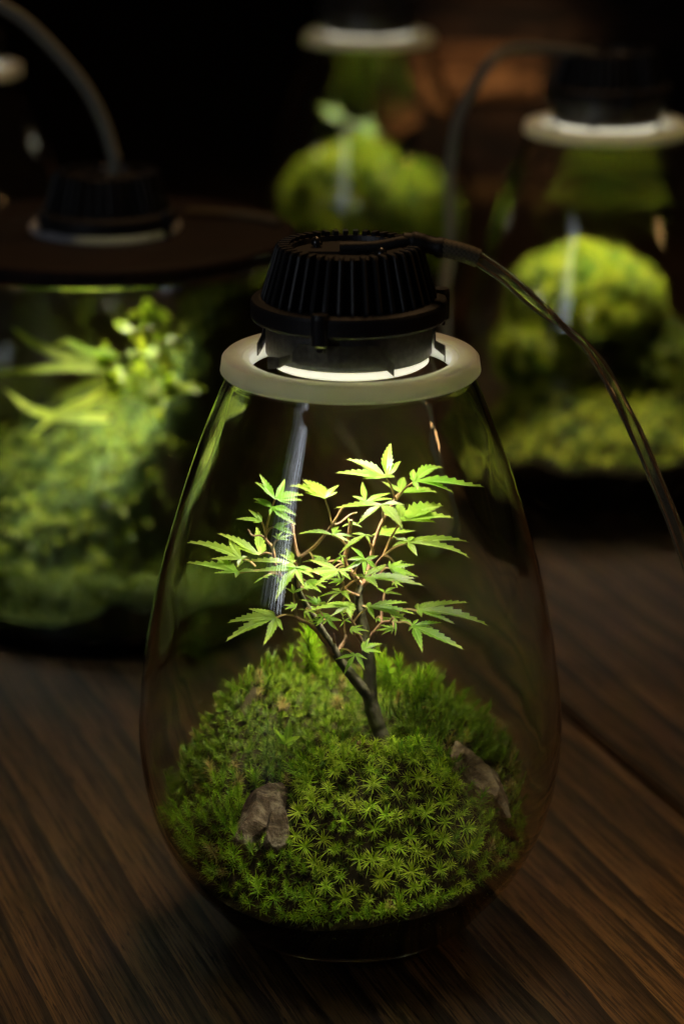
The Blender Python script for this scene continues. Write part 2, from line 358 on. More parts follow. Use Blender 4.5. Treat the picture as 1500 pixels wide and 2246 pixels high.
def lamp(label, loc, power, rot=0.0, spread=80, stray=.10):
    t = thing('led_lamp', label, 'lamp', loc, 'finned LED lamps on the terrariums'); t.rotation_euler = (0, 0, rot)
    h = link('housing', LM['housing'], t)
    for a in (R(-97), R(23), R(143)):
        c = link('spring_clip', LM['clip'], h); c.rotation_euler = (0, 0, a)
    link('diffuser', LM['diffuser'], t); f = link('flange', LM['flange'], t)
    hs = link('heat_sink_core', LM['core'], t)
    for k in range(NF):
        q = link('cooling_fin', LM['fin'], hs); q.rotation_euler = (0, 0, 2*math.pi*(k+.3)/NF)
    for a in (R(-107), R(13), R(133)):
        link('screw_boss', LM['boss'], f, (.0432*math.cos(a), .0432*math.sin(a), 0)); link('screw', LM['bscrew'], f, (.0432*math.cos(a), .0432*math.sin(a), 0))
    link('screw', LM['screw'], t, (-.0145, .012, .0478)); link('screw', LM['screw'], t, (.0145, -.012, .0478))
    link('cover_plate', LM['pocket'], t)
    l = bpy.data.lights.new('led_light', 'AREA'); l.shape = 'DISK'; l.size = .038; l.energy = power; l.color = (1.0, .93, .78); l.spread = R(spread)
    lo = bpy.data.objects.new('led_light', l); COL.objects.link(lo); lo.parent = t; lo.location = (0, 0, -.0005)
    if stray <= 0: return t
    l = bpy.data.lights.new('led_stray_light', 'POINT'); l.shadow_soft_size = .005; l.energy = stray; l.color = (1.0, .93, .74)
    lo = bpy.data.objects.new('led_stray_light', l); COL.objects.link(lo); lo.parent = t; lo.location = (0, 0, -.0055)
    return t
# ribbon cable: clear flat twin jacket with two copper strands
def cable(parent, pts, wides, wd=.0034, th=.0019, n=10, wires=True, jm='jacket'):
    inv = parent.matrix_basis.inverted()
    P = spline([inv @ Vector(p) for p in pts], n); Wd = spline(wides, n)
    V = []; Fc = []; K = 14; L = []; Rr = []
    for i, p in enumerate(P):
        t = (P[min(i+1, len(P)-1)]-P[max(i-1, 0)]).normalized(); u = Wd[i]; u = (u-t*u.dot(t)).normalized(); v = t.cross(u)
        for k in range(K):
            a = 2*math.pi*k/K; c, s = math.cos(a), math.sin(a)
            V.append(p + u*(wd*c) + v*(th*s*(.72+.75*abs(c)*(1-abs(c)*.35))))
        L.append(p-u*wd*.52); Rr.append(p+u*wd*.52)
    for i in range(len(P)-1):
        for k in range(K): Fc.append((i*K+k, i*K+(k+1) % K, (i+1)*K+(k+1) % K, (i+1)*K+k))
    Fc.append(tuple(range(K-1, -1, -1))); Fc.append(tuple((len(P)-1)*K+k for k in range(K)))
    c = obj('cable', V, Fc, M[jm], parent, True)
    if wires:
        for q in (L, Rr):
            V, Fc = tube(q, .00042, 6); obj('copper_wire', V, Fc, M['copper'], c, True)
    return c
ZT = .2886
LA = lamp('sharp black finned lamp on the maple jar in front', (-.0008, 0, ZT), 1.35)
bpy.context.view_layer.update()
CP = [(-.004, -.001, .0500), (.012, -.002, .0508), (.024, -.0015, .0530)]
pts = [LA.matrix_basis @ Vector(c) for c in CP] + [at(905, 527, .0), at(950, 536, -.001), at(1000, 549, -.002), at(1046, 566, -.003)]
V, Fc = tube(spline([LA.matrix_basis.inverted() @ p for p in pts[:4]], 6), .0026, 10); lead = obj('cable_lead', V, Fc, M['rubber'], LA, True)
V, Fc = tube(spline([LA.matrix_basis.inverted() @ p for p in [at(880, 526, 0), at(905, 528, 0), at(940, 537, 0), at(975, 545, -.001)]], 5), [.002]+[.0034]*4+[.0044]*4+[.0040]*4+[.0048]*2+[.0044], 12); obj('strain_relief', V, Fc, M['rubber'], LA, True)
V, Fc = tube(spline([LA.matrix_basis.inverted() @ p for p in [at(970, 543, -.001), at(1000, 550, -.002), at(1025, 558, -.0025), at(1049, 567, -.003)]], 4), .0043, 14); obj('woven_sleeve', V, Fc, M['sleeve'], LA, True)
cp = [(1046, 566, -.003), (1105, 606, -.004), (1170, 663, -.006), (1232, 714, -.008), (1283, 758, -.010), (1326, 817, -.012), (1366, 893, -.014), (1404, 972, -.016), (1442, 1062, -.018), (1476, 1145, -.02), (1510, 1240, -.02), (1556, 1375, -.02), (1610, 1530, -.02), (1668, 1700, -.018)]
cpts = [at(*q) for q in cp] + [Vector((.215, -.02, .03)), Vector((.26, -.03, .004)), Vector((.34, -.05, .004))]
wides = [(.35, 0, -.9)]*3 + [(.6, .5, -.6), (.5, .8, -.2), (.75, .6, .2), (.8, .55, .3), (.9, -.1, .3), (.95, -.2, .3), (.95, -.2, .3)] + [(.95, -.2, .3)]*4 + [(.8, -.6, .2), (0, 1, .05), (0, 1, 0)]
cable(LA, cpts, wides)
LR = lamp('blurred black lamp on the jar at right with a lit white rim', (XR, YR, ZT), 1.15, R(150), 98, .06)
yb = YR
cable(LR, [at(1300, 120, yb-.01), at(1210, 108, yb-.02), at(1130, 108, yb-.03), at(1080, 130, yb-.04), at(1040, 190, yb-.04), at(1003, 265, yb-.04), at(988, 360, yb-.04), at(986, 460, yb-.05), at(984, 560, yb-.06), at(975, 700, yb-.08), Vector((.08, yb-.10, .02)), Vector((.05, yb-.04, .004)), Vector((.0, yb+.2, .004))],
      [(.2, 0, 1)]*3+[(.8, .3, .4)]*7+[(.9, .3, 0)]*3, .0038, .0026, 8, False, 'jacket_dull')
LB = lamp('blurred lamp of the farthest jar cut by the top edge', (XB, YB, ZT), .95, R(60), 86, .04)
LL = lamp('blurred lamp of the jar cut off at the left edge', (XL, YL, ZT), .3, R(20), 86, .06)

# ------------------------------------------------------------------ moss
def blade(L, wdt, el, az, base, arch):
    """a narrow leaf from base at elevation el, arching down: 5 verts"""
    d = np.array([math.cos(az), math.sin(az), 0]); s = np.array([-math.sin(az), math.cos(az), 0]); u = np.array([0, 0, 1.0])
    p0 = np.array(base); p1 = p0 + L*.5*(d*math.cos(el)+u*math.sin(el)); e2 = el-arch; p2 = p1 + L*.5*(d*math.cos(e2)+u*math.sin(e2))
    return np.array([p0-s*wdt*.6, p0+s*wdt*.6, p1-s*wdt, p1+s*wdt, p2])
BF = [(0, 1, 3, 2), (2, 3, 4)]; BUV = [0, 0, .5, .5, 1.0]
def shoot_star(seed, nl=44):
    g = random.Random(seed); out = []; az = 0
    for k in range(nl):
        t = k/nl; az += 2.4+g.uniform(-.3, .3); el = R(75-78*t+g.uniform(-9, 9)); z = .05-.75*t**1.5
        out.append(blade(g.uniform(.75, 1.08)*(0.6+.45*min(1, t*2.2)), random.choice((.028, .036)), el, az, (0, 0, z), R(g.uniform(10, 60))))
    for k in range(8):
        az += 2.4; out.append(blade(g.uniform(.6, .9), .06, R(g.uniform(-5, 35)), az, (0, 0, -.9-.1*k), R(25)))
    return np.array(out)
def shoot_brush(seed, nl=60, tall=2.0):
    g = random.Random(seed); out = []; az = 0
    for k in range(nl):
        t = k/nl; az += 2.4+g.uniform(-.4, .4); el = R(78-66*t**.6+g.uniform(-14, 14))
        out.append(blade(g.uniform(.75, 1.15), .038, el, az, (0, 0, tall*(1-t)-1.0), R(g.uniform(-5, 35))))
    return np.array(out)
def shoot_tuft(seed, nl=18):
    g = random.Random(seed); out = []; az = 0
    for k in range(nl):
        az += 2.4+g.uniform(-.5, .5); out.append(blade(g.uniform(.7, 1.3), .055, R(g.uniform(25, 85)), az, (0, 0, -.3), R(g.uniform(0, 40))))
    return np.array(out)
BRUSH_T = [shoot_brush(60+i, 84, 3.4) for i in range(3)]; STARS = [shoot_star(i) for i in range(6)]; BRUSH = [shoot_brush(20+i) for i in range(5)]; TUFT = [shoot_tuft(40+i) for i in range(6)]
def blades_mesh(name, B, mt):
    """B: (n,5,3)"""
    n = len(B); me = bpy.data.meshes.new(name); V = B.reshape(-1, 3)
    me.vertices.add(n*5); me.vertices.foreach_set('co', V.astype(np.float32).ravel())
    base = np.arange(n)[:, None]*5
    loops = (base + np.array([0, 1, 3, 2, 2, 3, 4])[None]).ravel()
    me.loops.add(n*7); me.loops.foreach_set('vertex_index', loops.astype(np.int32))
    me.polygons.add(n*2); st = (np.arange(n)[:, None]*7+np.array([0, 4])[None]).ravel()
    me.polygons.foreach_set('loop_start', st.astype(np.int32))
    me.update(calc_edges=True); me.validate()
    uvl = me.uv_layers.new(name='uv'); uv = np.zeros((n*7, 2), np.float32); uv[:, 0] = np.tile(np.array([0, 0, .5, .5, .5, .5, 1.0]), n); uv[:, 1] = .5
    uvl.data.foreach_set('uv', uv.ravel()); me.materials.append(mt); return me
def basis(nrm, spin):
    n = Vector(nrm).normalized(); u = n.orthogonal().normalized(); v = n.cross(u)
    a = u*math.cos(spin)+v*math.sin(spin); b = n.cross(a)
    return np.array([a, b, n])       # rows
def scatter(items):
    """items: (template, pos, normal, scale) -> stacked blades"""
    out = []
    for T, p, n, s in items:
        Bm = basis(n, random.uniform(0, 6.28)); out.append((T.reshape(-1, 3)*s) @ Bm + np.array(p))
    return np.concatenate([o.reshape(-1, 5, 3) for o in out])
def grad_n(H, x, y, e=.002, k=.8):
    return Vector((-(H(x+e, y)-H(x-e, y))/(2*e)*k, -(H(x, y+e)-H(x, y-e))/(2*e)*k, 1)).normalized()
def poisson(Rm, d, tries, ok=lambda x, y: True):
    cell = {}; out = []
    for _ in range(tries):
        a = random.uniform(0, 6.283); r = Rm*math.sqrt(random.random()); x, y = r*math.cos(a), r*math.sin(a)
        i, j = int(x//d), int(y//d)
        if any((x-q[0])**2+(y-q[1])**2 < d*d for ii in (i-1, i, i+1) for jj in (j-1, j, j+1) for q in cell.get((ii, jj), ())): continue
        if not ok(x, y): continue
        cell.setdefault((i, j), []).append((x, y)); out.append((x, y))
    return out
def soil(label, loc, H, rin, zb, nr=40, na=96, mt='soil'):
    """a bed filling the bottom of a vessel up to the height field H; rin(z) is the inner radius"""
    def edge_r(a):
        r = .03
        for _ in range(30):
            z = H(r*math.cos(a), r*math.sin(a)); r = .5*r+.5*(rin(z)-.0012)
        return r
    V = []; Fc = []; rows = nr+1
    nb = 10
    for j in range(na):
        a = 2*math.pi*j/na; c, s = math.cos(a), math.sin(a); re = edge_r(a); ze = H(re*c, re*s)
        for i in range(nr+1):
            r = re*(i/nr)+.0004; V.append((r*c, r*s, H(r*c, r*s)-.0015))
        for i in range(1, nb+1):
            z = ze-.0015+(zb-ze+.0015)*i/nb; r = rin(z)-.0012; V.append((r*c, r*s, z))
        V.append((.0004*c, .0004*s, zb))
    K = nr+1+nb+1
    for j in range(na):
        q = (j+1) % na
        for i in range(K-1): Fc.append((j*K+i, j*K+i+1, q*K+i+1, q*K+i))
    o = obj('soil_bed', V, Fc, M[mt], None, True, loc); tag(o, label, 'soil'); return o

# ---- main mound
def HM(x, y):
    r = math.hypot(x, y-.012); r *= 1+.05*math.sin(3*math.atan2(y, x)+1.0)
    h = .046+.058*(1-(r/.096)**3)+.10*max(-.06, min(.06, y))
    h -= .017*math.exp(-(((x-.010)/.017)**2+((y+.003)/.014)**2))
    h += .014*math.exp(-(((x+.042)/.022)**2+((y-.030)/.018)**2))
    h += .012*math.exp(-(((x+.062)/.016)**2+((y-.020)/.022)**2))
    h += .004*math.exp(-(((x+.012)/.020)**2+((y-.045)/.016)**2))
    h += .008*math.exp(-(((x-.054)/.022)**2+((y-.036)/.020)**2))
    h += .006*math.exp(-(((x-.022)/.032)**2+((y+.030)/.022)**2))
    h -= .020*math.exp(-(((x+.040)/.017)**2+((y+.022)/.020)**2))
    h -= .009*math.exp(-(((x+.030)/.014)**2+((y-.006)/.009)**2))+.006*math.exp(-(((x-.044)/.012)**2+((y-.014)/.010)**2))
    h -= .011*math.exp(-(((x-.066)/.011)**2+((y+.004)/.022)**2))
    h -= .004*math.exp(-(((x-.016)/.012)**2+((y-.004)/.012)**2))
    h += .0050*noise.noise(Vector((x*34, y*34, 1.7)))+.0030*noise.noise(Vector((x*90, y*110, 5.7)))
    return h
soil('dark soil layer in the bottom of the maple jar', (0, 0, 0), HM, lambda z: r_in(z), BOT+.002)
ROCKL = at(585, 1772, -.040); ROCKR = at(1050, 1722, -.012)
def clear(x, y):
    if ((x-ROCKL.x)/.0150)**2+((y-ROCKL.y)/.0115)**2 < 1: return False
    dx, dy = x-ROCKR.x, y-ROCKR.y
    if abs(dx*.81+dy*.587) < .0072 and abs(dx*.587-dy*.81) < .025: return False
    if (x-.0165)**2+(y-.002)**2 < .0045**2: return False
    z = HM(x, y); return math.hypot(x, y) < r_in(z+.004)-.0048
MM = thing('moss_mound', 'green star moss mound around the maple trunk in the front jar', 'moss', (0, 0, 0))
def star_zone(x, y): return y < .004 and ((x-.014)/(.044+.010*noise.noise(Vector((x*60, y*60, 3)))))**2+((y+.046)/.034)**2 < 1 and noise.noise(Vector((x*90, y*90, 11))) > -.28
big = poisson(.098, .0048, 12000, lambda x, y: clear(x, y) and star_zone(x, y))
fluff = poisson(.098, .0036, 40000, lambda x, y: clear(x, y) and not star_zone(x, y))
small = poisson(.098, .0034, 18000, clear)
star_me = [blades_mesh('moss_shoot', T, M['moss_star']) for T in STARS]
items = []; items2 = []; items3 = []
for (x, y) in big[:290]:
    n = (grad_n(HM, x, y) + Vector((random.uniform(-.35, .35), random.uniform(-.35, .35)-.15, 0))).normalized()
    s = random.uniform(.0034, .0082)
    q = link('moss_shoot', random.choice(star_me), MM, (x, y, HM(x, y)+s*random.uniform(.0, .9)))
    q.rotation_euler = (n.to_track_quat('Z', 'X') @ Matrix.Rotation(random.uniform(0, 6.28), 3, 'Z').to_quaternion()).to_euler(); q.scale = (s, s, s*random.uniform(.8, 1.2))
for (x, y) in fluff:
    k = noise.noise(Vector((x*38, y*38, 7.3)))
    if random.random() < .10+.25*max(0, -k): continue
    n = (grad_n(HM, x, y)*.8+Vector((random.uniform(-.35, .35), random.uniform(-.35, .35), .55))).normalized()
    left_back = y > -.002 and x < -.012
    s = random.uniform(.0024, .0040)*(.9 if left_back else 1.1)*(1+.5*k)
    if random.random() < .12: s *= 1.5
    if y > .02 and x > -.02 and random.random() < .16: s = random.uniform(.0042, .0062)
    (items3 if random.random() < .05 else items if y > -.012 else items2).append((random.choice(BRUSH if random.random() < .7 else STARS), (x, y, HM(x, y)+s*random.uniform(.3, .9)), n, s))  # split by depth: dimmed green behind, lit green in front
for (x, y) in small:
    n = (grad_n(HM, x, y)+Vector((random.uniform(-.4, .4), random.uniform(-.4, .4), 0))).normalized(); s = random.uniform(.0030, .0050)
    items.append((random.choice(TUFT), (x, y, HM(x, y)-s*.1), n, s))
for k in range(700):                                   # moss creeping down behind the glass
    a = random.uniform(math.pi*.9, math.pi*2.1); z = .026+.030*random.random()**.7; r = r_in(z)-.0045; c_, s_ = math.cos(a), math.sin(a)
    if z > HM(r*c_, r*s_)+.004: continue
    s = random.uniform(.0026, .0042); items2.append((random.choice(TUFT), (r*c_, r*s_, z), (c_*.6+random.uniform(-.4, .4), s_*.6, .7), s))
# tall fronds behind the trunk
for px, py, dy, s in ((683, 1478, .045, .0105), (668, 1490, .05, .009), (700, 1500, .04, .0085), (628, 1500, .045, .007), (845, 1500, .05, .0078), (860, 1515, .045, .0075), (925, 1560, .03, .0085), (905, 1575, .026, .008), (740, 1510, .05, .0075), (940, 1540, .035, .008), (880, 1530, .04, .0085)):
    p = at(px, py, dy); items2.append((random.choice(BRUSH_T), p, (random.uniform(-.25, .25), random.uniform(-.3, .1), 1), s))
for px, py, dy in ((465, 1650, .0), (478, 1640, .004), (452, 1640, .002), (500, 1560, .03), (520, 1530, .03), (560, 1500, .035), (590, 1490, .036)):
    p = at(px, py, dy); items.append((random.choice(BRUSH), p, (random.uniform(-.15, .1), 0, 1), random.uniform(.003, .0042)))
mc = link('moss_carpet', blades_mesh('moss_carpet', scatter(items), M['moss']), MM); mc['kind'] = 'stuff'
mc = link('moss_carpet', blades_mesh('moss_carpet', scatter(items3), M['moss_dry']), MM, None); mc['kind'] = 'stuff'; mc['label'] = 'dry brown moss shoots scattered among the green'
mc = link('moss_carpet', blades_mesh('moss_carpet', scatter(items2), M['moss_fluff_lit']), MM); mc['kind'] = 'stuff'

# ------------------------------------------------------------------ stones
def stone(name, label, loc, size, rot, mt, seed, cuts=9):
    bm = bmesh.new(); bmesh.ops.create_icosphere(bm, subdivisions=4, radius=1); g = random.Random(seed)
    for _ in range(cuts):                                 # flat facets
        n = Vector((g.uniform(-1, 1), g.uniform(-1, 1), g.uniform(-.6, 1))).normalized(); d = g.uniform(.55, .85)
        for v in bm.verts:
            e = v.co.dot(n)-d
            if e > 0: v.co -= n*e*.93
    for v in bm.verts:
        c = v.co; v.co = c*(1+.10*noise.fractal(c*1.7+Vector((seed, 0, 0)), 1.0, 2.0, 5)+.05*noise.noise(c*6))
        v.co = Vector((v.co.x*size[0], v.co.y*size[1], v.co.z*size[2]))
    me = bpy.data.meshes.new(name); bm.to_mesh(me); bm.free(); me.materials.append(mt)
    o = link(name, me, None, loc); o.rotation_euler = rot; return o
tag(stone('stone', None, at(576, 1806, -.036), (.0140, .0115, .0225), (R(-26), R(42), R(14)), M['stone'], 3), 'grey-brown faceted stone leaning in the moss at left', 'stone')
tag(stone('stone', None, at(606, 1818, -.050), (.0072, .0060, .0125), (R(-16), R(18), R(50)), M['stone'], 11, 6), 'pale grey stone sliver against the faceted stone', 'stone')
tag(stone('stone', None, at(1052, 1708, -.014), (.0105, .0275, .0105), (R(22), R(8), R(36)), M['stone_b'], 5, 12), 'flat brown stone slab slanting down at the right of the moss', 'stone')
tag(stone('stone', None, at(800, 1648, -.014), (.0060, .0055, .0060), (0, 0, .4), M['stone_r'], 9, 5), 'small reddish stone at the foot of the maple trunk', 'stone')

# ------------------------------------------------------------------ leaves
CR = {'A': (400, 960), 'B': (720, 960), 'C': (400, 1160), 'D': (720, 1160), 'E': (600, 1380)}
def cx(c, p): return CR[c][0]+.24*p[0], CR[c][1]+.24*p[1]
def lobed_leaf(base, tips, nrm, wf=1.0, ns=17, fold=.36, droop=.08):
    """palmate leaf: pointed serrated lobes from a common base, in world space"""
    V = []; Fc = []; UV = []
    Ls = [(t-base).length for t in tips]; Lm = sum(Ls)/len(Ls)
    for q, (tp, L) in enumerate(zip(tips, Ls)):
        d = (tp-base).normalized(); s = nrm.cross(d).normalized(); n = d.cross(s)
        W = (.060*L+.064*Lm)*wf*random.uniform(.85, 1.1); off = .00012*q; bow = random.uniform(-.05, .05)*L; dr = droop*L*random.uniform(.3, 1.4)
        i0 = len(V)
        for i in range(ns+1):
            t = i/ns
            prof = (.30+.70*ss(t/.36))*(1-max(0, (t-.36)/.64)**1.25) if t > .0 else .30
            ww = W*prof
            if 1 < i < ns-1: ww *= 1.20 if i % 2 else .84
            c = base + d*(L*t) + s*(bow*math.sin(t*math.pi)) + n*(off + dr*.25*math.sin(t*math.pi)) - Vector((0, 0, dr*t*t))
            tt = (.05*L if i % 2 and i < ns-1 else 0)
            V += [c + s*ww + n*(fold*ww) + d*tt, c, c - s*ww + n*(fold*ww) + d*tt]
            UV += [(t, 1), (t, 0), (t, 1)]
        for i in range(ns):
            a = i0+i*3
            Fc += [(a, a+1, a+4, a+3), (a+1, a+2, a+5, a+4)]
    return V, Fc, UV
def leaf_obj(name, V, Fc, UV, mt, parent):
    inv = parent.matrix_basis.inverted()
    me = new_mesh(name, [inv @ v for v in V], Fc, mt, True); ul = me.uv_layers.new(name='uv')
    for l in me.loops: ul.data[l.index].uv = UV[l.vertex_index]
    return link(name, me, parent)

TB = at(845, 1640, .0)
TREE = thing('maple_tree', 'small Japanese maple bonsai with bright green leaves in front jar', 'tree', TB)
TINV = TREE.matrix_basis.inverted() if False else Matrix.Translation(-TB)
TREE.location = TB; TREE.matrix_basis = Matrix.Translation(TB)
BR = []      # branch points for snapping (px, py, world)
def branch(name, spec, y0, y1, r0, r1, mt, sides=10, parent=None, knob=.12):
    n = len(spec); P = []
    for i, (c, x, yy) in enumerate(spec):
        px, py = cx(c, (x, yy)); P.append(at(px, py, y0+(y1-y0)*i/(n-1)))
    Q = spline(P, 7); m_ = len(Q); rad = []
    for i in range(m_):
        t = i/(m_-1); rad.append((r0+(r1-r0)*t)*(1+knob*noise.noise(Q[i]*420)+(knob*.9 if knob > .2 and i % 7 == 0 and 0 < i < m_-1 else 0)))
    for q in Q:
        v = q-CAM; D = v.dot(FW); BR.append((750+FOC*v.x/D, 1123-FOC*v.dot(UP)/D, q))
    V, Fc = tube([TINV @ q for q in Q], rad, sides); return obj(name, V, Fc, mt, parent or TREE, True)
trunk = branch('trunk', [('E', 1025, 1120), ('E', 1000, 1030), ('E', 945, 860), ('E', 890, 680), ('E', 878, 560), ('E', 868, 300), ('E', 850, 100), ('D', 335, 900), ('D', 285, 700), ('D', 278, 600), ('D', 300, 500)], .0, .004, .0042, .0016, M['bark'], 14)
b1 = branch('branch', [('E', 885, 650), ('E', 830, 560), ('E', 700, 400), ('E', 590, 255), ('C', 1350, 1050), ('C', 1285, 960), ('C', 1210, 830), ('C', 1130, 700), ('C', 1070, 580), ('C', 1042, 430), ('C', 1072, 260)], .001, -.012, .0028, .0010, M['bark'], 12)
branch('branch', [('C', 1390, 1140), ('C', 1285, 1010), ('C', 1180, 890), ('C', 1095, 840), ('C', 1030, 800)], -.004, -.012, .0015, .0005, M['twig'], 8, None, .3)
branch('branch', [('C', 1072, 260), ('C', 1045, 200), ('C', 1015, 60), ('A', 1000, 780)], -.012, -.008, .0011, .0006, M['twig'], 8, None, .3)
branch('branch', [('C', 1085, 255), ('C', 1215, 165), ('C', 1320, 40), ('A', 1370, 800), ('A', 1470, 640)], -.012, -.010, .0010, .0006, M['twig'], 8)
branch('branch', [('A', 1380, 800), ('A', 1440, 785), ('B', 200, 710), ('B', 268, 688)], -.010, -.004, .0008, .0004, M['twig'], 6)
branch('branch', [('C', 1045, 430), ('C', 930, 455), ('C', 850, 340), ('C', 822, 172), ('A', 768, 930), ('A', 765, 850)], -.012, -.016, .0010, .0005, M['twig'], 8)
branch('branch', [('A', 768, 930), ('A', 720, 890), ('A', 640, 890), ('A', 600, 835)], -.016, -.014, .0006, .0004, M['twig'], 6)
branch('branch', [('D', 300, 500), ('D', 245, 420), ('D', 160, 300), ('D', 185, 160), ('D', 195, 50), ('B', 212, 755)], .004, -.004, .0013, .0009, M['twig'], 8)
branch('branch', [('D', 300, 520), ('D', 350, 430), ('D', 400, 220), ('B', 430, 950), ('B', 500, 770), ('B', 600, 590), ('B', 625, 572)], .004, .0, .0011, .0007, M['twig'], 8)
branch('branch', [('D', 300, 530), ('D', 380, 420), ('D', 450, 300), ('D', 500, 240)], .004, -.004, .0009, .0005, M['twig'], 6)
branch('branch', [('D', 300, 530), ('D', 360, 480), ('D', 430, 430), ('D', 470, 400)], .004, .006, .0008, .0004, M['twig'], 6)
branch('branch', [('D', 280, 600), ('D', 200, 570), ('D', 150, 540)], .003, -.014, .0008, .0005, M['twig'], 6)
branch('branch', [('D', 310, 1030), ('D', 270, 960), ('D', 240, 870), ('D', 210, 815)], .002, -.008, .0011, .0005, M['twig'], 8, None, .35)
branch('branch', [('D', 375, 1040), ('D', 420, 950), ('D', 490, 860), ('D', 560, 840), ('D', 640, 850)], .003, -.006, .0012, .0004, M['twig'], 8, None, .3)
branch('branch', [('D', 490, 870), ('D', 485, 800), ('D', 500, 700), ('D', 600, 755)], .0, .004, .0007, .0004, M['twig'], 6)
branch('branch', [('E', 590, 215), ('E', 655, 110), ('E', 665, 60), ('E', 650, -10)], -.003, .003, .0010, .0004, M['twig'], 8, None, .4)
branch('branch', [('E', 570, 200), ('E', 555, 120), ('E', 555, 40)], -.003, -.006, .0009, .0004, M['twig'], 8, None, .4)
branch('branch', [('C', 1160, 750), ('C', 1200, 760), ('C', 1240, 770)], -.010, -.016, .0006, .0004, M['twig'], 6)

